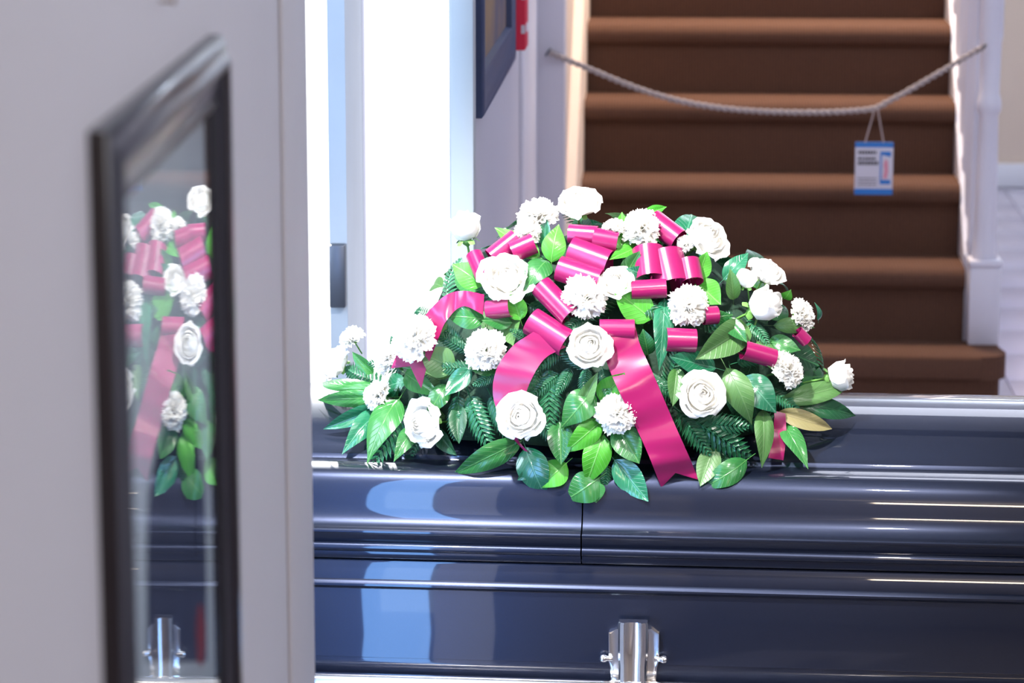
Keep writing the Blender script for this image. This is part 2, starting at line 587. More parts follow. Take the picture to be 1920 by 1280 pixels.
NX = Vector((1, 0, 0))
fy0 = hit(182, 700, (-WALL + 0.002, 0, 0), NX).y
fy1 = hit(437, 700, (-WALL + 0.016, 0, 0), NX).y
fz1 = hit(182, 236, (-WALL + 0.002, 0, 0), NX).z
fz0 = fz1 - 1.02
pic = thing('framed_picture', 'tall dark moulded frame on the near grey wall, its glass reflecting the flowers', 'picture', (-WALL, fy0, fz0))
fw, fh = fy1 - fy0, fz1 - fz0
prof = [(0.0, 0.0), (0.0, 0.010), (0.003, 0.014), (0.008, 0.016), (0.014, 0.0165), (0.018, 0.020), (0.023, 0.022), (0.028, 0.021),
        (0.031, 0.017), (0.036, 0.013), (0.044, 0.010), (0.052, 0.009), (0.054, 0.012), (0.058, 0.013), (0.061, 0.011), (0.062, 0.004), (0.062, 0.001)]
bm = frame_mesh(0, fw, 0, fh, prof)
fin(bm, 'frame', M_frame, pic, ang=40)
IN = 0.060
bbox('print', (0.0, IN, IN), (0.0015, fw - IN, fh - IN), M_print, pic)


def on_print(u, v, x=0.0017):
    p = hit(u, v, (-WALL + x, 0, 0), NX)
    return Vector((x, p.y - fy0, p.z - fz0))


zb = IN + 0.012
figpts = [(352, 700), (366, 760), (373, 850), (383, 920), (386, 1040), (387, 1240)]
figL = [(275, 1240), (275, 1040), (279, 920), (292, 850), (318, 760)]
bm = bmesh.new()
prism(bm, [on_print(*p) for p in figL + figpts], (0.0003, 0, 0))
fin(bm, 'printed_figure', M_figure, pic, smooth=False)
bm = bmesh.new()
prism(bm, [on_print(x, y, 0.0021) for x, y in [(371, 1135), (378, 1132), (384, 1170), (384, 1215), (379, 1250), (370, 1238), (368, 1180)]], (0.0003, 0, 0))
fin(bm, 'printed_patch', M_figred, pic, smooth=False)
# pane, bowed forward by well under a millimetre as real glazing sheets are
bm = bmesh.new()
NY, SAG = 24, 0.0016
gl0, gl1 = IN, fw - IN
rows = []
for i in range(NY + 1):
    t = i / NY
    x = 0.0024 + SAG * 4 * t * (1 - t) + 0.008 * t
    y = gl0 + (gl1 - gl0) * t
    rows.append((bm.verts.new((x, y, IN)), bm.verts.new((x, y, fh - IN))))
for a, c in zip(rows, rows[1:]):
    bm.faces.new((a[0], c[0], c[1], a[1]))
pane = fin(bm, 'glass_pane', M_glass, pic, ang=80)

# ------------------------------------------------------------------ far picture and red notice on the hall wall
def hall_hit(u, v, a):
    p = hit(u, v, HX * a, HX)
    return p.dot(HX), p.dot(HY), p.z


_, b0, zlo = hall_hit(885, 222, AW + 0.003)
_, b1, _z = hall_hit(962, 88, AW + 0.02)
pic2 = thing('framed_picture', 'navy framed brown-gold picture hanging high on the far hall wall', 'picture')
pic2.matrix_world = HALL_M @ Matrix.Translation((AW, b0, zlo))
w2, h2 = b1 - b0, 0.95
prof2 = [(0, 0), (0, 0.022), (0.006, 0.027), (0.02, 0.028), (0.04, 0.022), (0.07, 0.020), (0.075, 0.024), (0.085, 0.022), (0.088, 0.008)]
fin(frame_mesh(0, w2, 0, h2, prof2), 'frame', M_frame2, pic2, ang=40)
bbox('print', (0, 0.08, 0.08), (0.009, w2 - 0.08, h2 - 0.08), M_oldpic, pic2)
bn = b1 + 0.02
while project(hall(AW + 0.040, bn, 1.6))[0] < 985:
    bn += 0.01
_, _b, zn = hall_hit(975, 94, AW + 0.03)
zn = [z / 1000 for z in range(1000, 2200, 4) if project(hall(AW + 0.03, bn, z / 1000))[1] < 95][0]
red = thing('wall_notice', 'red enamel notice plate with white marks beside the navy framed picture', 'sign')
red.matrix_world = HALL_M @ Matrix.Translation((AW + 0.0005, bn, zn))
bbox('plate', (0, 0, 0), (0.040, 0.12, 0.36), M_red, red, bev=0.003)
bm = bmesh.new()
for zz, hh in ((0.04, 0.02), (0.12, 0.05), (0.19, 0.02), (0.26, 0.06)):
    box(bm, (0.030, -0.0012, zz), (0.0395, 0.001, zz + hh))
    box(bm, (0.0395, 0.02, zz), (0.0412, 0.10, zz + hh))
fin(bm, 'white_marks', M_white, red, smooth=False)['kind'] = 'stuff'

# ------------------------------------------------------------------ staircase
RISE, RUN = 0.211, 0.229
B2 = 8.54
A0, A1 = -0.309, 0.805
st = thing('staircase', 'brown-carpeted staircase with white newel post behind the casket', 'staircase')
st.matrix_world = HALL_M.copy()


def step_profile(b_front, b_rear, z):
    """tread with rounded nosing, in (b, z)"""
    nr_ = 0.033
    nose = 0.034
    pts = [(b_rear, z), (b_rear, z - 0.05), (b_front, z - 0.066)]
    for k in range(9):
        t = math.pi * 1.5 - math.pi * k / 8
        pts.append((b_front - nose + nr_ + nr_ * math.cos(t), z - nr_ + nr_ * math.sin(t)))
    return pts


for k in range(1, 9):
    bf = B2 + (k - 2) * RUN
    a1 = A1
    bm = bmesh.new()
    pr = step_profile(bf, bf + RUN + 0.01, k * RISE)
    if k == 1:
        # bullnose bottom step: right end rounded in plan
        zt = RISE
        outline = [(A0, bf + RUN + 0.01), (A0, bf - 0.03)]
        rr = 0.075
        for q in range(13):
            t = -math.pi / 2 + math.pi * 0.5 * q / 12
            outline.append((0.835 + rr * math.cos(t), bf - 0.03 + rr + rr * math.sin(t)))
        outline += [(0.91, bf + RUN + 0.01)]
        prism(bm, [(a, b_, zt - 0.068) for a, b_ in outline], (0, 0, 0.068))
        es = [e for e in bm.edges if all(abs(v.co.z - zt) < 1e-5 or abs(v.co.z - zt + 0.068) < 1e-5 for v in e.verts)
              and abs(e.verts[0].co.z - e.verts[1].co.z) < 1e-5]
        bmesh.ops.bevel(bm, geom=es, offset=0.033, segments=6, affect='EDGES', profile=0.5)
    else:
        prism(bm, [(A0, b_, z) for b_, z in pr], (a1 - A0, 0, 0))
    fin(bm, 'tread', M_carpet, st, ang=40)
    bm = bmesh.new()
    if k == 1:
        box(bm, (A0, bf, 0.0), (0.89, bf + RUN, RISE - 0.062), 0.01)
    else:
        box(bm, (A0, bf, (k - 1) * RISE - 0.045), (a1, bf + 0.03, k * RISE - 0.048))
    fin(bm, 'riser', M_carpet, st, smooth=False)
# wall stringer on the left
bm = bmesh.new()
sl = RISE / RUN
pts = [(8.22, 0), (11.0, 0), (11.0, (11.0 - B2 + RUN) * sl + 0.42), (B2 - RUN - 0.02, 0.42 + 0.20), (8.22, 0.50)]
prism(bm, [(a_p, b_, z) for b_, z in pts], (A0 - a_p - 0.0005, 0, 0))
fin(bm, 'stringer', M_cream, st, smooth=False)
# outer stringer
bm = bmesh.new()
pts = [(B2 + 0.05, 0), (10.9, 0), (10.9, (10.9 - B2 - .05) * sl + 0.45), (B2 + 0.05, 0.45)]
prism(bm, [(A1 + 0.0005, b_, z) for b_, z in pts], (0.045, 0, 0))
fin(bm, 'stringer', M_trim, st, smooth=False)
# newel post: square foot, moulding, turned shaft, swelling head
an, bn_ = 0.856, 8.50
bm = bmesh.new()
box(bm, (an - 0.044, bn_ - 0.044, RISE), (an + 0.044, bn_ + 0.044, RISE + 0.225), 0.003)
box(bm, (an - 0.048, bn_ - 0.048, RISE + 0.225), (an + 0.048, bn_ + 0.048, RISE + 0.245), 0.006)
npf = [(0.034, RISE + 0.24), (0.037, RISE + 0.255), (0.0335, RISE + 0.27), (0.0325, RISE + 0.33), (0.030, RISE + 0.50), (0.027, RISE + 0.655),
       (0.029, RISE + 0.66), (0.034, RISE + 0.672), (0.035, RISE + 0.69), (0.031, RISE + 0.71), (0.028, RISE + 0.72), (0.030, RISE + 0.86),
       (0.034, RISE + 0.88), (0.034, RISE + 1.0), (0.042, RISE + 1.02), (0.030, RISE + 1.07), (0.004, RISE + 1.085)]
lathe(bm, npf, 28, Matrix.Translation((an, bn_, 0)))
fin(bm, 'newel_post', M_trim, st, ang=40)
for k in range(2, 9):
    zb_ = k * RISE
    for q in (0.06, 0.165):
        bb = B2 + (k - 2) * RUN + q
        zr = zb_ + 0.84 + (q - 0.06) * sl
        bm = bmesh.new()
        lathe(bm, [(0.013, zb_ - 0.002), (0.013, zb_ + 0.05), (0.016, zb_ + 0.06), (0.012, zb_ + 0.075), (0.0145, zb_ + 0.25), (0.010, zb_ + 0.6), (0.010, zr)],
              12, Matrix.Translation((A1 + 0.022, bb, 0)))
        fin(bm, 'baluster', M_trim, st)
bm = bmesh.new()
tube(bm, [(an, bn_, RISE + 1.0), (A1 + 0.02, B2 + 0.06, 2 * RISE + 0.86), (A1 + 0.02, B2 + 0.2, 2 * RISE + 0.86 + 0.14 * sl), (A1 + 0.02, 10.4, 2 * RISE + 0.86 + (10.4 - B2 - 0.06) * sl)], 0.026, 12)
fin(bm, 'handrail', M_trim, st)

# rope barrier with its hanging card
ph = hit(1028, 97, HY * 8.19, HY)
pe = hit(1843, 88, HY * 8.475, HY)
path_px = [(1028, 97), (1065, 113), (1105, 129), (1180, 160), (1260, 186), (1340, 201), (1430, 209), (1530, 211), (1600, 208), (1640, 203), (1668, 189), (1710, 166), (1770, 131), (1843, 88)]
pp = []
for u, v in path_px:
    t = (u - 1028) / (1843 - 1028)
    pp.append(hit(u, v, HY * (8.185 + 0.262 * t), HY))
cl = catmull(pp, 16)
# arc length resample
acc = [0]
for a, c in zip(cl, cl[1:]):
    acc.append(acc[-1] + (c - a).length)
N = 420
rs, j = [], 0
for i in range(N + 1):
    s = acc[-1] * i / N
    while j < len(acc) - 2 and acc[j + 1] < s:
        j += 1
    rs.append(cl[j].lerp(cl[j + 1], (s - acc[j]) / max(1e-9, acc[j + 1] - acc[j])))
rope = thing('rope', 'twisted off-white rope slung across the foot of the stairs', 'rope', rs[0])
for q in range(2):
    bm = bmesh.new()
    pts = []
    for i, p in enumerate(rs):
        t = (rs[min(i + 1, N)] - rs[max(0, i - 1)]).normalized()
        x = Vector((0, 0, 1)).cross(t).normalized()
        y = t.cross(x)
        an_ = 2 * math.pi * (acc[-1] * i / N / 0.040 + q / 2)
        pts.append(p - rs[0] + (x * math.cos(an_) + y * math.sin(an_)) * 0.0042)
    tube(bm, pts, 0.0050, 6)
    fin(bm, 'strand', M_rope, rope, ang=180)
for p, nm in ((rs[0], 'hook'), (rs[-1], 'hook')):
    bm = bmesh.new()
    tube(bm, [Vector((0.004 * math.cos(t) * 1.5, -0.016 + 0.012 * math.sin(t), 0.009 * math.cos(t))) for t in [k * math.pi / 8 for k in range(-4, 9)]] , 0.0028, 8)
    tube(bm, [Vector((0, -0.006, 0)), Vector((0, 0.022, 0))], 0.0028, 8)
    fin(bm, nm, M_lock, rope, mw=Matrix.Translation(p - rs[0]))

SB = 8.36
c0 = hit(1604, 266, HY * SB, HY)
c1 = hit(1673, 365, HY * SB, HY)
knot = hit(1643, 204, HY * SB, HY)
card = thing('hanging_card', 'small white card with blue bands hanging from the rope on two cords', 'sign')
card.matrix_world = Matrix.Translation((c0.x, c0.y, c1.z)) @ HALL_M
cw, ch = (c1 - c0).dot(HX), c0.z - c1.z
bbox('card', (0, 0, 0), (cw, 0.003, ch), M_white, card, bev=0.0008)
bbox('blue_band', (0.0, -0.0006, ch * 0.90), (cw, 0.0005, ch), M_blue, card)
bbox('blue_band', (0.0, -0.0006, 0.0), (cw, 0.0005, ch * 0.11), M_blue, card)
bm = bmesh.new()
rnd = random.Random(3)
for row, (zz, hh) in enumerate(((0.77, 0.065), (0.66, 0.05), (0.565, 0.07))):
    x = 0.08
    while x < 0.55:
        ww = rnd.uniform(0.04, 0.075)
        box(bm, (cw * x, -0.0007, ch * zz), (cw * (x + ww), 0.0004, ch * (zz + hh)))
        x += ww + 0.018
for zz in (0.30, 0.24, 0.18):
    box(bm, (cw * 0.08, -0.0007, ch * zz), (cw * 0.58, 0.0004, ch * (zz + 0.015)))
fin(bm, 'lettering', M_black, card, smooth=False)['kind'] = 'stuff'
bm = bmesh.new()
prism(bm, [(cw * x, -0.0009, ch * z) for x, z in ((0.66, 0.2), (0.94, 0.2), (0.94, 0.28), (0.70, 0.28), (0.70, 0.76), (0.94, 0.72), (0.94, 0.82), (0.66, 0.82))], (0, 0.0012, 0))
fin(bm, 'blue_emblem', M_blue, card, smooth=False)
bm = bmesh.new()
prism(bm, [(cw * x, -0.0010, ch * z) for x, z in ((0.74, 0.32), (0.84, 0.30), (0.88, 0.45), (0.86, 0.64), (0.80, 0.68), (0.75, 0.58), (0.78, 0.46))], (0, 0.0012, 0))
fin(bm, 'pink_emblem', M_pink, card, smooth=False)
kl = card.matrix_world.inverted() @ knot
for fx in (0.25, 0.74):
    bm = bmesh.new()
    tube(bm, [Vector((cw * fx, 0.001, ch - 0.003)), kl + Vector((0.004 * (1 if fx > .5 else -1), 0.002, 0))], 0.0022, 6)
    fin(bm, 'cord', M_cord, card)

# ------------------------------------------------------------------ casket
ALPHA = R(3.97)
CE = Vector((math.cos(ALPHA), -math.sin(ALPHA), 0))        # along its length, to the right
CN = Vector((-math.sin(ALPHA), -math.cos(ALPHA), 0))       # towards the viewer
P_l = at_y(1188, 1220, 4.75)
FRONT = 0.29
seam = hit(1090, 1040, P_l, CN)
C0 = Vector((seam.x, seam.y, 0)) - CN * FRONT
CM = Matrix(((CE.x, -CN.x, 0, C0.x), (CE.y, -CN.y, 0, C0.y), (0, 0, 1, 0), (0, 0, 0, 1)))   # local: x length, y depth (away), z up
CMI = CM.inverted()


def zc(v, o, u=1500):
    return hit(u, v, C0 + CN * o, CN).z


HL = 0.76     # half length minus half width
lid_prof = []
z_gap = zc(1066, 0.288)
z_b0 = zc(1053, 0.292); z_b1 = zc(1037, 0.297)
z_rim = zc(1014, 0.300)
lid_prof += [(0.270, z_gap), (0.287, z_gap), (0.289, z_gap + 0.003), (0.290, z_b0 - 0.004)]
zm = (z_b0 + z_b1) / 2
rb = (z_b1 - z_b0) / 2
for k in range(9):
    t = -math.pi / 2 + math.pi * k / 8
    lid_prof.append((0.290 + 0.008 * math.cos(t), zm + rb * math.sin(t)))
lid_prof += [(0.292, z_b1 + 0.003), (0.296, z_rim - 0.006), (0.2985, z_rim - 0.003), (0.2985, z_rim), (0.296, z_rim + 0.002)]
# cove up to the steep face
z_cv = zc(962, 0.266)
for k in range(1, 9):
    t = k / 8
    a_ = R(78) * t
    lid_prof.append((0.296 - (0.296 - 0.266) * math.sin(a_) / math.sin(R(78)), z_rim + 0.002 + (z_cv - z_rim - 0.002) * (1 - math.cos(a_)) / (1 - math.cos(R(78)))))
# convex roll up to the crown step
z_st = zc(876, 0.190)
q0, q3 = Vector((0.266, z_cv)), Vector((0.190, z_st))
q1, q2 = q0 + Vector((-0.009, 0.060)), q3 + Vector((0.052, -0.003))
for k in range(1, 13):
    t = k / 12
    p_ = q0 * (1 - t) ** 3 + q1 * 3 * t * (1 - t) ** 2 + q2 * 3 * t * t * (1 - t) + q3 * t ** 3
    lid_prof.append((p_.x, p_.y))
lid_prof += [(0.189, z_st + 0.001), (0.186, z_st + 0.007), (0.183, z_st + 0.0085)]
CRH = 0.055
# crown rise chosen so that the far silhouette lands at v = 738
best = None
for i in range(60):
    crh = 0.02 + i * 0.0015
    vm = min(project(CM @ Vector((0.55, y / 100, z_st + 0.0085 + crh * (1 - (y / 18.3) ** 2))))[1] for y in range(0, 18))
    if best is None or abs(vm - 738) < best[0]:
        best = (abs(vm - 738), crh)
CRH = best[1]
for k in range(1, 15):
    o = 0.183 * (1 - k / 14) + 0.012 * (k / 14)
    lid_prof.append((o, z_st + 0.0085 + CRH * (1 - (o / 0.183) ** 2)))
ZTOP = lid_prof[-1][1]


def zlid(p):
    p = abs(p)
    for (o0, za), (o1, zb2) in zip(lid_prof[18:], lid_prof[19:]):
        if o1 <= p <= o0 and o0 > o1:
            return za + (zb2 - za) * (o0 - p) / (o0 - o1)
    return ZTOP if p < 0.02 else -1


def ring_loft(bm, prof, cr=0.06, seg=6, cap_top=True, cap_bot=True):
    rings = []
    for o, z in prof:
        hx, hy = HL + o, o
        r = min(cr * o / 0.29, o * 0.98)
        pts = []
        for cx, cy, t0 in ((hx - r, hy - r, 0), (-hx + r, hy - r, 90), (-hx + r, -hy + r, 180), (hx - r, -hy + r, 270)):
            for q in range(seg + 1):
                t = R(t0 + 90 * q / seg)
                pts.append((cx + r * math.cos(t), cy + r * math.sin(t), z))
        rings.append([bm.verts.new(p) for p in pts])
    n = len(rings[0])
    for a, c in zip(rings, rings[1:]):
        for k in range(n):
            bm.faces.new((a[k], a[(k + 1) % n], c[(k + 1) % n], c[k]))
    if cap_bot:
        bm.faces.new(rings[0][::-1])
    if cap_top:
        bm.faces.new(rings[-1])


casket = thing('casket', 'glossy dark navy casket with silver bar handle under the flower spray', 'casket')
casket.matrix_world = CM.copy()
for sgn in (-1, 1):
    bm = bmesh.new()
    ring_loft(bm, lid_prof)
    bmesh.ops.bisect_plane(bm, geom=bm.verts[:] + bm.edges[:] + bm.faces[:], plane_co=(0.0012 * sgn, 0, 0), plane_no=(-sgn, 0, 0), clear_outer=True)
    bmesh.ops.holes_fill(bm, edges=[e for e in bm.edges if e.is_boundary])
    fin(bm, 'lid_panel', M_casket, casket, ang=28)
# shell
z_m1 = zc(1106, 0.289); z_m0 = zc(1122, 0.293)
z_sb = zc(1252, 0.301); z_bot = zc(1278, 0.310) - 0.06
z_s1 = z_gap - 0.004
sp = [(0.24, z_bot), (0.292, z_bot), (0.296, z_bot + 0.004), (0.297, z_sb - 0.012), (0.2965, z_sb - 0.003), (0.301, z_sb - 0.001), (0.301, z_sb + 0.001),
      (0.2862, z_m0 - 0.003), (0.2885, z_m0), (0.292, z_m0 + 0.003), (0.292, (z_m0 + z_m1) / 2), (0.289, z_m1 - 0.002), (0.2855, z_m1),
      (0.2825, z_s1 - 0.004), (0.280, z_s1), (0.20, z_s1)]
bm = bmesh.new()
ring_loft(bm, sp)
fin(bm, 'shell', M_casket, casket, ang=28)
# inner gasket between lid and shell keeps the lid resting on the shell
bm = bmesh.new()
ring_loft(bm, [(0.262, z_s1 - 0.0005), (0.262, z_gap + 0.0005)])
fin(bm, 'gasket', M_black, casket)


# handle lug (arm) built in pixel-measured millimetres on the shell face
def lug(s0):
    root_p = Vector((s0, -0.284, 0))

    def loc(u, v, o):
        p = CMI @ hit(u, v, C0 + CN * o, CN)
        c = CMI @ hit(1188, 1220, C0 + CN * o, CN)
        return Vector((p.x - c.x, 0, p.z))
    bm = bmesh.new()
    # wing plate
    out_px = [(1142, 1181), (1157, 1174), (1222, 1174), (1236, 1184), (1236, 1233), (1232, 1246), (1228, 1300), (1148, 1300), (1145, 1246), (1142, 1233)]
    pts = [loc(u, v, 0.294) for u, v in out_px]
    prism(bm, [Vector((p.x, 0.018, p.z)) for p in pts], (0, -0.024, 0))
    bmesh.ops.recalc_face_normals(bm, faces=bm.faces)
    ff = [f for f in bm.faces if all(abs(v.co.y + 0.006) < 1e-6 for v in f.verts)]
    bmesh.ops.inset_region(bm, faces=ff, thickness=0.0035, depth=-0.0015)
    plate = fin(bm, 'handle_lug', M_chrome, casket, ang=25, mw=Matrix.Translation((s0, -0.303, 0)))
    # centre strap with a hollowed face
    zt = loc(1188, 1161, 0.31).z
    zl = loc(1188, 1300, 0.31).z
    wd = 0.0245
    bm = bmesh.new()
    sec = [(-wd, 0.0), (-wd, -0.016), (-wd * 0.86, -0.021), (-wd * 0.62, -0.0235), (-wd * 0.55, -0.021), (-wd * 0.3, -0.0185), (0, -0.0178),
           (wd * 0.3, -0.0185), (wd * 0.55, -0.021), (wd * 0.62, -0.0235), (wd * 0.86, -0.021), (wd, -0.016), (wd, 0.0)]
    zz = [(zt, 0.95, 0.0), (zt - 0.003, 1.0, 0.0), (zt - 0.05, 1.0, -0.001), (zt - 0.075, 0.93, -0.006), (zl, 0.95, -0.016)]
    rg = []
    for z, sc_, dy in zz:
        rg.append([bm.verts.new((x * sc_, y + (dy if y < -0.001 else 0), z)) for x, y in sec])
    for a, c in zip(rg, rg[1:]):
        for k in range(len(sec) - 1):
            bm.faces.new((a[k], a[k + 1], c[k + 1], c[k]))
    bm.faces.new(rg[0]); bm.faces.new(rg[-1][::-1])
    fin(bm, 'strap', M_chrome, plate, ang=30, mw=Matrix.Translation((0, -0.006, 0)))
    for u, v in ((1133, 1229), (1245, 1231)):
        p = loc(u, v, 0.30)
        bm = bmesh.new()
        sg = 1 if p.x > 0 else -1
        lathe(bm, [(0.001, -0.016), (0.0045, -0.015), (0.0045, -0.006), (0.0066, -0.003), (0.0072, 0.0), (0.0060, 0.0042), (0.0030, 0.0066), (0.0005, 0.0072)], 20,
              Matrix.Translation((p.x, -0.012, p.z)) @ Matrix.Rotation(R(90) * sg, 4, 'Y'))
        fin(bm, 'knob', M_chrome, plate)
    return plate


pl = CMI @ hit(1188, 1220, C0 + CN * 0.30, CN)
S_LUG = pl.x
lug(S_LUG)
lug(S_LUG - 0.86)
lug(S_LUG + 0.80)
# swing bar
BO = 0.336
zbar = (CMI @ hit(1140, 1275, C0 + CN * BO, CN)).z
rbar = 0.017
bm = bmesh.new()
tube(bm, [(-0.98, -BO, zbar - rbar * 1.0), (0.98, -BO, zbar - rbar * 1.0)], rbar, 24)
fin(bm, 'handle_bar', M_chrome, casket, ang=40)
for sg in (-1, 1):
    bm = bmesh.new()
    lathe(bm, [(0.016, 0), (0.021, 0.004), (0.021, 0.02), (0.014, 0.03), (0.002, 0.033)], 20, Matrix.Translation((0.975 * sg, -BO, zbar - rbar)) @ Matrix.Rotation(R(90) * sg, 4, 'Y'))
    fin(bm, 'bar_cap', M_chrome, casket)
# bier under the casket
bier = thing('casket_bier', 'low dark cloth-covered bier directly under the casket', 'stand')
bier.matrix_world = CM.copy()
bbox('top_board', (-0.85, -0.23, z_bot - 0.04), (0.85, 0.23, z_bot), M_bier, bier, bev=0.006)
for sx in (-0.75, 0.75):
    for sy in (-0.19, 0.19):
        bbox('leg', (sx - 0.03, sy - 0.03, 0), (sx + 0.03, sy + 0.03, z_bot - 0.04), M_bier, bier, bev=0.004)

# ------------------------------------------------------------------ flower spray
EC = Vector((0.015, 0.0, ZTOP - 0.05))
ER = Vector((0.455, 0.265, 0.405))
O_l = CMI @ CAM
CMR = CM.to_3x3()
CMIR = CMR.inverted()


def efun(p, k):
    q = p - EC
    return (q.x / (ER.x * k)) ** 2 + (q.y / (ER.y * k)) ** 2 + (q.z / (ER.z * k)) ** 2


def place(u, v, k=1.0, off=0.010):
    """casket-local point where the view line meets the mound of the spray or the lid below it"""
    d = CMIR @ ray(u, v)
    bestv, bt = 1e9, None
    t = 4.2
    while t < 5.9:
        p = O_l + d * t
        e = efun(p, k)
        if e < bestv:
            bestv, bt = e, t
        zl = zlid(p.y)
        if e <= 1.0 or (zl > 0 and p.z < zl + off):
            return p
        t += 0.004
    return O_l + d * bt


def enorm(p):
    q = p - EC
    n = Vector((q.x / ER.x ** 2, q.y / ER.y ** 2, max(q.z, 0.02) / ER.z ** 2))
    return n.normalized()


VR, VU, VV = (CMIR @ SCR_R), (CMIR @ SCR_U), (CMIR @ SCR_V)
PXM = 1130.0    # pixels per metre at the spray

spray = thing('casket_spray', 'mound of white roses and carnations with magenta ribbon lying on the casket lid', 'flowers')
spray.matrix_world = CM.copy()

# dark green core filling the gaps under the leaves
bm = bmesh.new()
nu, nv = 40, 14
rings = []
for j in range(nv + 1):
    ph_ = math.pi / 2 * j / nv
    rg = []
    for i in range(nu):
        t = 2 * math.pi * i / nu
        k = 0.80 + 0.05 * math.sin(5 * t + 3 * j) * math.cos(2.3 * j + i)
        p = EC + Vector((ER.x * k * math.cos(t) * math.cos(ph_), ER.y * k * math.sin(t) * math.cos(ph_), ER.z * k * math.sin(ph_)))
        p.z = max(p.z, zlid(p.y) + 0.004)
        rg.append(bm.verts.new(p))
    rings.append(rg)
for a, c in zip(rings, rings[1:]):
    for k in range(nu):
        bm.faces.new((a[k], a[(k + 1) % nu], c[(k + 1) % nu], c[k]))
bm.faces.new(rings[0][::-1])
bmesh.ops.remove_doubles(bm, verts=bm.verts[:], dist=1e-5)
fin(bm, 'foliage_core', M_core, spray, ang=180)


# ---- unit meshes
def leaf_mesh(seed, slim=1.0, arch=0.12, fold=0.10, pinch=0.9):
    rd = random.Random(seed)
    me = bpy.data.meshes.new('leaf')
    nl_, nw = 12, 6
    V, Fc = [], []
    twist = rd.uniform(-0.25, 0.25)
    wob = rd.uniform(0, 6)
    for i in range(nl_ + 1):
        t = i / nl_
        wd = (math.sin(math.pi * min(1, t ** 0.75)) ** pinch) * 0.5
        wd = max(wd, 0.012)
        if t > 0.82:
            wd *= 1 - 0.25 * (t - 0.82) / 0.18
        for j in range(nw + 1):
            a = j / nw * 2 - 1
            y = a * wd * slim
            z = arch * math.sin(math.pi * t) * 1.0 - arch * 1.2 * t * t + fold * abs(a) * wd * 2 - 0.10 * (a * wd * 2) ** 2 + twist * a * wd * t
            z += 0.012 * math.sin(9 * t + wob + 2 * a) * abs(a)
            V.append((t, y, z))
    for i in range(nl_):
        for j in range(nw):
            q = i * (nw + 1) + j
            Fc.append((q, q + 1, q + nw + 2, q + nw + 1))
    # petiole: thin square stalk behind the base
    n0 = len(V)
    for x in (-0.22, 0.06):
        for dy, dz in ((-.012, -.012), (.012, -.012), (.012, .006), (-.012, .006)):
            V.append((x, dy, dz + (-0.05 if x < 0 else 0)))
    for k in range(4):
        Fc.append((n0 + k, n0 + (k + 1) % 4, n0 + 4 + (k + 1) % 4, n0 + 4 + k))
    me.from_pydata(V, [], Fc)
    for p in me.polygons:
        p.use_smooth = True
    return me


LEAF = {}
for key, m in ML.items():
    LEAF[key] = []
    for s in range(4):
        me = leaf_mesh(s * 7 + 1, 1.0, [0.12, 0.05, 0.18, -0.02][s], [0.10, 0.18, 0.06, 0.14][s], [0.9, 0.75, 1.0, 0.85][s])
        me.materials.append(m)
        LEAF[key].append(me)


def fern_mesh(seed):
    rd = random.Random(seed)
    V, Fc = [], []
    me = bpy.data.meshes.new('fern_frond')
    n = 13
    for i in range(n):
        t = 0.06 + 0.92 * i / (n - 1)
        ln = 0.26 * math.sin(math.pi * (0.18 + 0.80 * t)) ** 0.8 + 0.02
        zc_ = 0.10 * math.sin(math.pi * t) - 0.14 * t * t
        for sg in (-1, 1):
            ang = R(62 - 22 * t) * sg
            dx, dy = math.cos(ang), math.sin(ang)
            px, py = -dy * sg, dx * sg
            wdt = 0.024 + 0.012 * (1 - t)
            m = 5
            base = len(V)
            for k in range(m + 1):
                s = k / m
                ww = wdt * (math.sin(math.pi * (0.15 + 0.83 * s))) * (1.15 if k % 2 else 0.8)
                cx, cy = t + dx * ln * s, dy * ln * s
                zz = zc_ - 0.10 * s * s * ln / 0.26 + rd.uniform(-0.006, 0.006)
                V.append((cx + px * ww, cy + py * ww, zz + 0.006))
                V.append((cx, cy, zz - 0.004))
                V.append((cx - px * ww, cy - py * ww, zz + 0.006))
            for k in range(m):
                q = base + 3 * k
                Fc.append((q, q + 1, q + 4, q + 3))
                Fc.append((q + 1, q + 2, q + 5, q + 4))
    n0 = len(V)
    for i in range(9):
        t = i / 8
        x = -0.15 + 1.15 * t
        z = 0.10 * math.sin(math.pi * max(0, x)) - 0.14 * max(0, x) ** 2
        r_ = 0.010 * (1.1 - t)
        V += [(x, -r_, z), (x, r_, z), (x, 0, z + r_ * 1.4)]
    for i in range(8):
        q = n0 + 3 * i
        for k in range(3):
            Fc.append((q + k, q + (k + 1) % 3, q + 3 + (k + 1) % 3, q + 3 + k))
    me.from_pydata(V, [], Fc)
    me.materials.append(ML['f'])
    return me


FERN = [fern_mesh(s) for s in range(3)]


def petal(bm, phi, half, prof, z_round=0.15, nA=6, wav=0.0, ph=0.0, tipw=0.75):
    """curved petal: prof is a list of (r, z) from base to rim"""
    n = len(prof) - 1
    g = []
    for i, (r, z) in enumerate(prof):
        t = i / n
        hw = half * (0.55 + 0.45 * math.sin(math.pi * min(1, t * tipw)))
        row = []
        for j in range(nA + 1):
            a = j / nA * 2 - 1
            an_ = phi + a * hw
            zz = z - z_round * (abs(a) ** 2.4) * t * t
            rr = r * (1 + wav * math.sin(7 * a + ph) * t * t) + 0.02 * (1 - abs(a))
            row.append(bm.verts.new((rr * math.cos(an_), rr * math.sin(an_), zz)))
        g.append(row)
    for i in range(n):
        for j in range(nA):
            bm.faces.new((g[i][j], g[i][j + 1], g[i + 1][j + 1], g[i + 1][j]))


def organic(bm, seed, amp, freq):
    for v in bm.verts:
        v.co += noise.noise_vector(v.co * freq + Vector((seed * 3.1, seed, -seed))) * amp


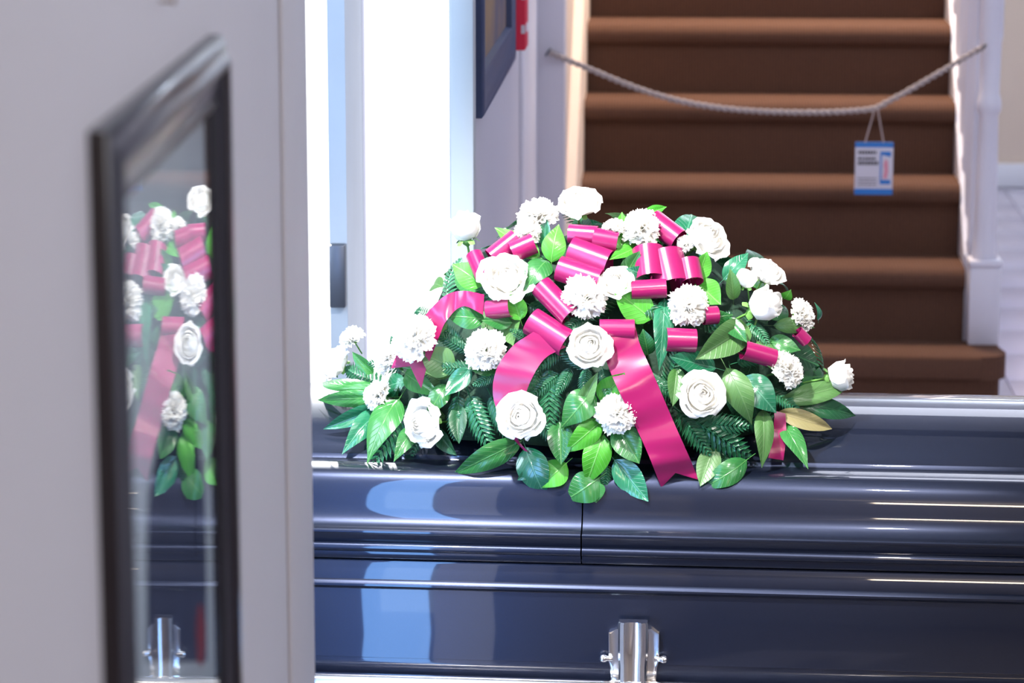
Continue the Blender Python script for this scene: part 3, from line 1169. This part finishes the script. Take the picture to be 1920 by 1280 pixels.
def rose_mesh(seed, open_=1.0, tall=1.0):
    rd = random.Random(seed)
    bm = bmesh.new()
    lay = [
        (2, 100, [(0.03, 0.1), (0.12, 0.5), (0.13, 0.85), (0.04, 1.0)]),
        (3, 78, [(0.05, 0.08), (0.24, 0.45), (0.28, 0.8), (0.16, 1.03)]),
        (3, 72, [(0.08, 0.05), (0.38, 0.35), (0.45, 0.75), (0.31, 1.01), (0.29, 1.04)]),
        (4, 60, [(0.08, 0.03), (0.50, 0.22), (0.62, 0.60), (0.52, 0.92), (0.50, 0.97)]),
        (5, 54, [(0.08, 0.02), (0.54, 0.12), (0.78, 0.46), (0.75, 0.78), (0.80, 0.86)]),
        (6, 46, [(0.08, 0.0), (0.52, 0.04), (0.82, 0.28), (0.90, 0.56), (1.04, 0.64), (1.10, 0.60)]),
    ]
    if open_ < 1:
        lay = lay[:5]
    for li, (n, half, prof) in enumerate(lay):
        off = rd.uniform(0, 6.28)
        for k in range(n):
            ph = off + 2 * math.pi * k / n + rd.uniform(-0.12, 0.12)
            s = rd.uniform(0.90, 1.10) if li > 2 else rd.uniform(0.96, 1.05)
            sz = rd.uniform(0.92, 1.05)
            pr = [(r * s * (1 if open_ >= 1 else open_), z * sz * tall) for r, z in prof]
            petal(bm, ph, R(half), pr, 0.10 + 0.03 * li, 6, 0.04, rd.uniform(0, 6))
    organic(bm, seed, 0.10, 1.7)
    organic(bm, seed + 9, 0.04, 4.0)
    me = bpy.data.meshes.new('rose')
    bm.to_mesh(me)
    bm.free()
    for p in me.polygons:
        p.use_smooth = True
    me.materials.append(M_petal)
    return me


def carnation_mesh(seed):
    rd = random.Random(seed)
    bm = bmesh.new()
    n = 64
    ga = math.pi * (3 - 5 ** 0.5)
    for i in range(n):
        ct = 1 - 1.12 * (i + 0.5) / n
        th_ = math.acos(max(-1, ct)) * 0.98
        ph = i * ga + rd.uniform(-0.2, 0.2)
        d = Vector((math.sin(th_) * math.cos(ph), math.sin(th_) * math.sin(ph), math.cos(th_) * 0.85))
        side = Vector((-math.sin(ph + rd.uniform(-1.2, 1.2)), math.cos(ph + rd.uniform(-1.2, 1.2)), rd.uniform(-0.5, 0.5)))
        side = (side - d * side.dot(d)).normalized()
        nn = d.cross(side).normalized()
        ln = rd.uniform(0.90, 1.08) * (0.9 if i < 6 else 1)
        hw = rd.uniform(0.34, 0.48)
        ph2 = rd.uniform(0, 6)
        nA = 10
        g = []
        for t in (0.15, 0.5, 0.78, 0.92, 1.0):
            row = []
            for j in range(nA + 1):
                a = j / nA * 2 - 1
                wdt = hw * (0.25 + 0.75 * t)
                rad = ln * t * (1 - 0.16 * a * a * t)
                if t == 1.0:
                    rad += 0.05 * (1 if j % 2 else -1)
                rip = 0.10 * t * t * math.sin(6.5 * a + ph2) + 0.10 * t ** 3 * (1 if i % 2 else -1) * (1 - a * a)
                v = d * rad + side * a * wdt + nn * rip
                row.append(bm.verts.new(v + Vector((0, 0, 0.12))))
            g.append(row)
        for r0, r1 in zip(g, g[1:]):
            for j in range(nA):
                bm.faces.new((r0[j], r0[j + 1], r1[j + 1], r1[j]))
    organic(bm, seed, 0.14, 1.5)
    me = bpy.data.meshes.new('carnation')
    bm.to_mesh(me)
    bm.free()
    for p in me.polygons:
        p.use_smooth = True
    me.materials.append(M_petal)
    return me


def calyx_mesh():
    bm = bmesh.new()
    lathe(bm, [(0.055, -1.3), (0.055, -0.30), (0.10, -0.24), (0.22, -0.14), (0.26, -0.02), (0.20, 0.06), (0.02, 0.08)], 12)
    for k in range(5):
        petal(bm, 2 * math.pi * k / 5, R(22), [(0.22, -0.08), (0.36, 0.06), (0.46, 0.02), (0.58, -0.12)], 0.0, 2, 0, 0, 1.0)
    me = bpy.data.meshes.new('calyx')
    bm.to_mesh(me)
    bm.free()
    for p in me.polygons:
        p.use_smooth = True
    me.materials.append(M_stem)
    return me


ROSES = [rose_mesh(s) for s in (1, 2, 3)]
BUDS = [rose_mesh(11, 0.92, 1.25), rose_mesh(12, 0.88, 1.35)]
CARN = [carnation_mesh(s) for s in (4, 5, 6)]
CALYX = calyx_mesh()


def frame_from(z, rollv=0.0):
    z = z.normalized()
    x = Vector((0, 0, 1)).cross(z)
    if x.length < 0.05:
        x = Vector((1, 0, 0))
    x.normalize()
    y = z.cross(x)
    m = Matrix((x, y, z)).transposed()
    return m @ Matrix.Rotation(rollv, 3, 'Z')


def flower(kind, u, v, d, ax=None, k=1.03):
    """d = diameter in pixels; ax = axis in (right, up, towards viewer)"""
    p = place(u, v, k)
    r = d / 2 / PXM * 1.10
    if ax is None:
        axis = (enorm(p) * 0.75 + VV * 0.45 + Vector((random.uniform(-.12, .12), 0, random.uniform(-.1, .1)))).normalized()
    else:
        axis = (VR * (ax[0] + random.uniform(-.18, .18)) + VU * (ax[1] + random.uniform(0.0, .3)) + VV * ax[2]).normalized()
    ms = {'R': ROSES, 'B': BUDS, 'C': CARN}[kind]
    me = ms[random.randrange(len(ms))]
    sc_ = r / {'R': 1.05, 'B': 0.90, 'C': 1.05}[kind]
    base = p - axis * sc_ * {'R': 0.45, 'B': 0.6, 'C': 0.35}[kind]
    m3 = frame_from(axis, random.uniform(0, 6.28)) @ Matrix.Scale(sc_, 3)
    m4 = m3.to_4x4()
    m4.translation = base
    o = link('carnation' if kind == 'C' else 'rose', me, spray, None, m4)
    o['label'] = 'white ruffled carnation' if kind == 'C' else 'white rose'
    c = link('calyx', CALYX, o)
    c['label'] = 'green calyx and stem'
    return o


FL = [
    ('R', 1085, 382, 76, (0.05, 0.75, 0.65)), ('C', 1008, 398, 72, (-0.25, 0.8, 0.5)), ('B', 872, 428, 66, (-0.15, 0.95, 0.25)),
    ('C', 1203, 424, 76, (0.1, 0.5, 0.8)), ('C', 1148, 426, 42, (-0.3, 0.6, 0.6)), ('R', 1326, 446, 78, (0.65, 0.25, 0.65)),
    ('C', 1284, 456, 34, (-0.3, 0.3, 0.8)), ('R', 949, 521, 90, (-0.1, 0.35, 0.9)), ('C', 1098, 551, 84, (0, 0.2, 1)),
    ('R', 1156, 530, 60, (0.2, 0.4, 0.9)), ('C', 1292, 571, 76, (0.3, 0.1, 0.95)), ('C', 909, 654, 78, (-0.2, 0.1, 1)),
    ('R', 1104, 648, 72, (0.0, 0.0, 1)), ('R', 977, 780, 76, (-0.1, -0.05, 1)), ('C', 1156, 773, 74, (0.0, -0.05, 1)),
    ('R', 1315, 740, 76, (0.3, 0.05, 0.9)), ('B', 1432, 573, 72, (0.72, 0.42, 0.45)), ('R', 1438, 510, 64, (0.5, 0.7, 0.5)),
    ('B', 1400, 523, 40, (0.0, 0.8, 0.5)), ('C', 1506, 588, 58, (0.85, 0.3, 0.4)), ('C', 1480, 692, 64, (0.75, 0.1, 0.65)),
    ('B', 1574, 704, 60, (0.97, 0.12, 0.2)), ('R', 795, 793, 78, (-0.55, -0.1, 0.85)), ('C', 704, 740, 58, (-0.85, 0.1, 0.55)),
    ('C', 772, 630, 88, (-0.5, 0.4, 0.75)), ('C', 658, 630, 50, (-0.6, 0.7, 0.4)), ('R', 628, 680, 70, (-0.8, 0.4, 0.4)),
    ('C', 722, 672, 56, (-0.6, 0.4, 0.6)), ('C', 990, 432, 50, (-0.2, 0.4, 0.8)),
]
for kd, u, v, d, ax in FL:
    flower(kd, u, v, d, ax, {772: 1.16, 977: 1.13, 1104: 1.08}.get(u, 1.03))


def leaf(bu, bv, tu, tv, wpx, tone='m', kb=0.95, kt=1.05, tilt=0.0, var=None):
    pb, pt = place(bu, bv, kb, 0.022), place(tu, tv, kt, 0.022)
    d = pt - pb
    # keep foreshortening reasonable: a leaf may lean but not run far along the view line
    lim = 0.9 * (d - VV * d.dot(VV)).length
    dv = d.dot(VV)
    if abs(dv) > lim:
        d = d - VV * dv + VV * math.copysign(lim, dv)
        pt = pb + d
    L_ = d.length
    x = d / L_
    n = enorm((pb + pt) / 2) * 0.45 + VV * 0.75
    n = (n - x * n.dot(x)).normalized()
    y = n.cross(x)
    if tilt:
        q = Matrix.Rotation(R(tilt), 3, x)
        n, y = q @ n, q @ y
    m = Matrix((x * L_, y * (wpx / PXM), n * L_)).transposed().to_4x4()
    m.translation = pb
    ms = LEAF[tone]
    me = ms[random.randrange(4) if var is None else var]
    o = link('leaf', me, spray, None, m)
    if tone == 't':
        o['label'] = 'tan underside of a turned leaf'
    return o


LV = [
    (1012, 482, 928, 427, 42, 'b'), (1034, 492, 1046, 420, 46, 'b'), (1026, 488, 986, 537, 50, 'm'), (1022, 462, 1022, 405, 24, 's'),
    (906, 535, 847, 494, 50, 'b'), (1168, 472, 1166, 398, 42, 'b'), (1182, 470, 1191, 412, 24, 'o'), (1208, 456, 1141, 488, 32, 'b'),
    (1204, 402, 1252, 388, 20, 'b'), (1222, 598, 1149, 540, 62, 'b'), (1216, 522, 1178, 503, 32, 's'), (1308, 525, 1326, 471, 38, 'b'),
    (1306, 528, 1352, 572, 52, 'b'), (1356, 524, 1404, 473, 36, 's'), (1375, 562, 1370, 505, 28, 'o'), (1246, 560, 1238, 688, 40, 's'),
    (1402, 612, 1308, 671, 62, 'o'), (1342, 690, 1254, 668, 46, 's'), (1215, 665, 1206, 618, 34, 'm'), (1394, 706, 1456, 772, 62, 's'),
    (1362, 690, 1412, 792, 54, 'o'), (1430, 768, 1432, 872, 40, 'o'), (1468, 795, 1514, 870, 40, 'm'), (1460, 752, 1606, 716, 40, 'o'),
    (1458, 772, 1562, 804, 36, 't'), (1488, 750, 1612, 780, 42, 'd'), (1112, 732, 1054, 800, 60, 'm'), (1128, 788, 1060, 848, 46, 'b'),
    (1132, 815, 1100, 908, 54, 'b'), (1158, 798, 1198, 868, 56, 'm'), (1126, 752, 1172, 698, 50, 'b'), (1168, 728, 1206, 758, 34, 'm'),
    (1062, 868, 1008, 914, 52, 'b'), (1124, 895, 1062, 938, 62, 'm'), (985, 838, 1022, 934, 62, 's'), (1152, 862, 1216, 940, 52, 's'),
    (978, 826, 848, 890, 48, 'm'), (908, 598, 838, 592, 44, 'm'), (960, 605, 902, 600, 30, 'm'), (976, 600, 958, 546, 40, 'b'),
    (852, 690, 788, 662, 60, 'o'), (882, 690, 834, 742, 38, 's'), (748, 748, 688, 854, 62, 'm'), (716, 768, 644, 842, 42, 's'),
    (722, 762, 606, 804, 34, 's'), (724, 745, 588, 750, 34, 'm'), (722, 728, 580, 716, 26, 'm'), (1400, 862, 1316, 918, 46, 'm'),
    (1340, 838, 1312, 912, 44, 'o'), (1050, 790, 1052, 870, 48, 'm'), (780, 800, 740, 858, 34, 'm'),
    (1000, 880, 970, 900, 18, 's'), (830, 640, 818, 580, 34, 'o'), (1110, 905, 1118, 942, 44, 'm'),
    (1440, 640, 1500, 655, 38, 'm'), (1450, 610, 1530, 612, 30, 'o'), (1420, 640, 1450, 690, 40, 'o'), (1470, 560, 1485, 545, 24, 'b'),
    (1535, 600, 1537, 570, 16, 's'), (1360, 600, 1400, 640, 34, 'm'), (840, 720, 800, 780, 40, 'm'), (860, 760, 860, 830, 34, 'd'),
    (1320, 600, 1370, 590, 34, 'm'), (1270, 690, 1262, 760, 34, 'o'), (930, 690, 880, 690, 30, 'm'), (700, 700, 660, 660, 26, 'm'),
    (1170, 520, 1200, 470, 36, 'm'), (1085, 770, 1120, 700, 30, 'o'), (760, 700, 820, 740, 40, 'm'),
]
for q in LV:
    leaf(*q)


def fern(bu, bv, tu, tv, kb=0.90, kt=1.02):
    pb, pt = place(bu, bv, kb), place(tu, tv, kt)
    d = pt - pb
    L_ = max(d.length, 0.03)
    x = d.normalized()
    n = enorm((pb + pt) / 2) * 0.7 + VV * 0.5
    n = (n - x * n.dot(x)).normalized()
    y = n.cross(x)
    m = Matrix((x * L_, y * L_, n * L_)).transposed().to_4x4()
    m.translation = pb
    return link('fern_frond', FERN[random.randrange(3)], spray, None, m)


FN = [(890, 690, 815, 690), (880, 660, 820, 625), (870, 650, 830, 610), (880, 740, 916, 838), (920, 740, 962, 826), (860, 740, 850, 820), (1100, 690, 1040, 640),
      (1100, 690, 1095, 745), (1070, 690, 1045, 735), (1130, 690, 1140, 740), (1280, 775, 1405, 855), (1270, 770, 1330, 850), (1300, 790, 1400, 800), (1010, 690, 985, 780),
      (1030, 690, 1030, 800), (1000, 760, 1040, 830), (1060, 640, 1010, 690), (1040, 600, 1090, 640), (1180, 560, 1240, 590), (1010, 540, 960, 545), (800, 770, 770, 850), (780, 760, 700, 860),
      (1250, 720, 1280, 640), (720, 720, 640, 690), (760, 690, 690, 680), (1400, 600, 1440, 640), (1380, 680, 1450, 660), (1000, 640, 960, 620), (1140, 870, 1130, 930), (1050, 700, 1000, 740),
      (940, 700, 890, 720), (1210, 700, 1260, 740), (1100, 590, 1060, 620), (1140, 600, 1130, 640), (1440, 730, 1500, 770), (900, 760, 850, 790), (1340, 850, 1380, 880), (860, 570, 830, 560)]
for q in FN:
    fern(*q)

# filler greenery all round the mound (also the far side)
rnd = random.Random(21)
tones = ['d', 'm', 'd', 'o', 'm', 's']
for i in range(150):
    t = rnd.uniform(0, 2 * math.pi)
    ph_ = math.asin(rnd.uniform(0.0, 0.97))
    k = rnd.uniform(0.76, 0.89)
    dirv = Vector((math.cos(t) * math.cos(ph_), math.sin(t) * math.cos(ph_), math.sin(ph_)))
    p = EC + Vector((ER.x * dirv.x, ER.y * dirv.y, ER.z * dirv.z)) * k
    p.z = max(p.z, zlid(p.y) + 0.02)
    n = enorm(p)
    tang = n.cross(Vector((rnd.uniform(-1, 1), rnd.uniform(-1, 1), rnd.uniform(-1, 1)))).normalized()
    x = (tang + n * rnd.uniform(-0.1, 0.25) + Vector((0, 0, -0.3 if ph_ < 0.5 else 0.1))).normalized()
    L_ = rnd.uniform(0.055, 0.09)
    tip = p + x * L_
    zt_ = zlid(tip.y)
    if zt_ > 0 and tip.z < zt_ + 0.012:
        tip.z = zt_ + 0.012
    x = (tip - p).normalized()
    n2 = (n - x * n.dot(x)).normalized()
    y = n2.cross(x)
    if i % 3 == 0:
        m = Matrix((x * L_ * 1.1, y * L_ * 1.1, n2 * L_)).transposed().to_4x4()
        m.translation = p
        link('fern_frond', FERN[i % 3], spray, None, m)
    else:
        m = Matrix((x * L_, y * L_ * rnd.uniform(0.45, 0.65), n2 * L_)).transposed().to_4x4()
        m.translation = p
        link('leaf', LEAF[tones[rnd.randrange(6)]][rnd.randrange(4)], spray, None, m)


# ---- ribbon
def strip(name, left, right, m=M_ribbon, nw=4, bulge=None):
    V, Fc = [], []
    n = len(left)
    for i in range(n):
        for j in range(nw + 1):
            p = left[i].lerp(right[i], j / nw)
            if bulge:
                p = p + bulge[i] * (1 - (2 * j / nw - 1) ** 2)
            V.append(p)
    for i in range(n - 1):
        for j in range(nw):
            q = i * (nw + 1) + j
            Fc.append((q, q + 1, q + nw + 2, q + nw + 1))
    me = bpy.data.meshes.new(name)
    me.from_pydata(V, [], Fc)
    for p in me.polygons:
        p.use_smooth = True
    o = link(name, me, spray, m)
    sd = o.modifiers.new('thickness', 'SOLIDIFY')
    sd.thickness = 0.0007
    es = o.modifiers.new('crisp', 'EDGE_SPLIT')
    es.split_angle = R(45)
    o['label'] = 'magenta satin ribbon'
    return o


def loop(au, av, bu, bv, rpx, k=1.06, ra=1.0, rb_=1.0, deep=2.2, toV=0.6, close=150):
    """loop of ribbon: a and b are the middles of its two edges as seen; rpx = radius of the curl"""
    pa, pb = place(au, av, k), place(bu, bv, k)
    W = pb - pa
    dv = W.dot(VV)
    flat = (W - VV * dv).length
    if abs(dv) > flat * 0.8:
        W = W - VV * dv + VV * math.copysign(flat * 0.8, dv)
    c = (pa + pb) / 2
    pa, pb = c - W / 2, c + W / 2
    N_ = enorm(c) * 0.5 + VV * toV
    N_ = (N_ - W.normalized() * N_.dot(W.normalized())).normalized()
    T_ = W.normalized().cross(N_)
    rr = rpx / PXM
    cur = [(-deep, 0.12), (-deep * 0.7, 0.3)]
    for q in range(25):
        t = R(close - 2 * close * q / 24)
        cur.append((math.cos(t), math.sin(t)))
    cur += [(-deep * 0.7, -0.3), (-deep, -0.12)]
    Lf = [pa - N_ * rr * ra + (N_ * x + T_ * y) * rr * ra for x, y in cur]
    Rt = [pb - N_ * rr * rb_ + (N_ * x + T_ * y) * rr * rb_ for x, y in cur]
    return strip('ribbon_loop', catmull(Lf, 2), catmull(Rt, 2))


LP = [
    (1066, 462, 1138, 488, 27), (1044, 497, 1122, 522, 24), (1010, 530, 1066, 588, 22), (990, 597, 1058, 640, 27), (1124, 617, 1190, 617, 20),
    (1184, 541, 1250, 537, 18), (1250, 462, 1264, 522, 34), (1216, 455, 1222, 512, 30), (1222, 402, 1272, 440, 22), (1064, 432, 1118, 436, 18), (1112, 440, 1158, 448, 20),
    (920, 478, 968, 440, 20), (958, 468, 1000, 450, 20), (884, 470, 902, 512, 16), (908, 580, 952, 574, 18), (1252, 635, 1308, 637, 22), (1324, 590, 1350, 588, 17),
    (1400, 655, 1458, 672, 18), (1500, 622, 1518, 640, 12), (1292, 480, 1300, 520, 22),
]
for q in LP:
    loop(*q)


def tail(Lpx, Rpx, ks, notch=0.45, end=True):
    Lf = [place(u, v, k) for (u, v), k in zip(Lpx, ks)]
    Rt = [place(u, v, k) for (u, v), k in zip(Rpx, ks)]
    # give both edges one depth so that the band is not twisted
    for i in range(len(Lf)):
        m_ = (Lf[i].dot(VV) + Rt[i].dot(VV)) / 2
        for S in (Lf, Rt):
            S[i] = S[i] + VV * ((m_ - S[i].dot(VV)) * 0.6)
    Ls, Rs = catmull(Lf, 8), catmull(Rt, 8)
    ph = random.uniform(0, 3)
    for i in range(len(Ls)):
        fade = min(1.0, i / 8)
        f_ = (0.0042 * math.sin(i * 0.34 + ph) + 0.0012 * math.sin(i * 0.95 + 2 * ph)) * fade
        g_ = (0.0042 * math.sin(i * 0.34 + ph + 0.7) + 0.0012 * math.sin(i * 0.80 + ph)) * fade
        Ls[i] = Ls[i] + VV * f_
        Rs[i] = Rs[i] + VV * g_
    o = strip('ribbon_tail', Ls, Rs, nw=8)
    if end:
        me = o.data
        n = len(Ls)
        nw = 8
        # swallowtail: pull the middle of the last rows back
        ln = (Ls[-1] - Ls[-2]).length
        for back in range(5):
            i = n - 1 - back
            for j in range(nw + 1):
                a = 1 - abs(2 * j / nw - 1)
                tgt = n - 1 - notch * 5 * 2.2 * a
                idx = i if i < tgt else tgt
                i0 = int(math.floor(idx)); fr2 = idx - i0
                i1 = min(i0 + 1, n - 1)
                p = (Ls[i0].lerp(Ls[i1], fr2)).lerp(Rs[i0].lerp(Rs[i1], fr2), j / nw)
                me.vertices[i * (nw + 1) + j].co = p
    return o


tail([(1000, 622), (962, 648), (932, 690), (924, 735), (936, 780), (962, 822), (984, 845)],
     [(1062, 650), (1022, 672), (996, 712), (982, 752), (972, 790), (972, 824), (990, 846)],
     [1.03, 1.05, 1.07, 1.08, 1.06, 1.03, 1.0], end=False)
tail([(1120, 620), (1134, 668), (1152, 715), (1178, 770), (1206, 830), (1226, 878), (1240, 914)],
     [(1190, 606), (1200, 645), (1222, 695), (1248, 755), (1276, 820), (1296, 865), (1310, 899)],
     [1.04, 1.03, 1.05, 1.06, 1.05, 1.04, 1.03])
tail([(908, 552), (868, 545), (832, 556), (790, 600), (752, 650), (734, 690)],
     [(906, 590), (868, 574), (838, 600), (820, 640), (800, 690), (790, 728)],
     [1.02, 1.06, 1.08, 1.08, 1.06, 1.05])
tail([(1452, 770), (1450, 810), (1440, 858)], [(1472, 775), (1474, 815), (1468, 862)], [0.98, 1.0, 1.0], end=False)
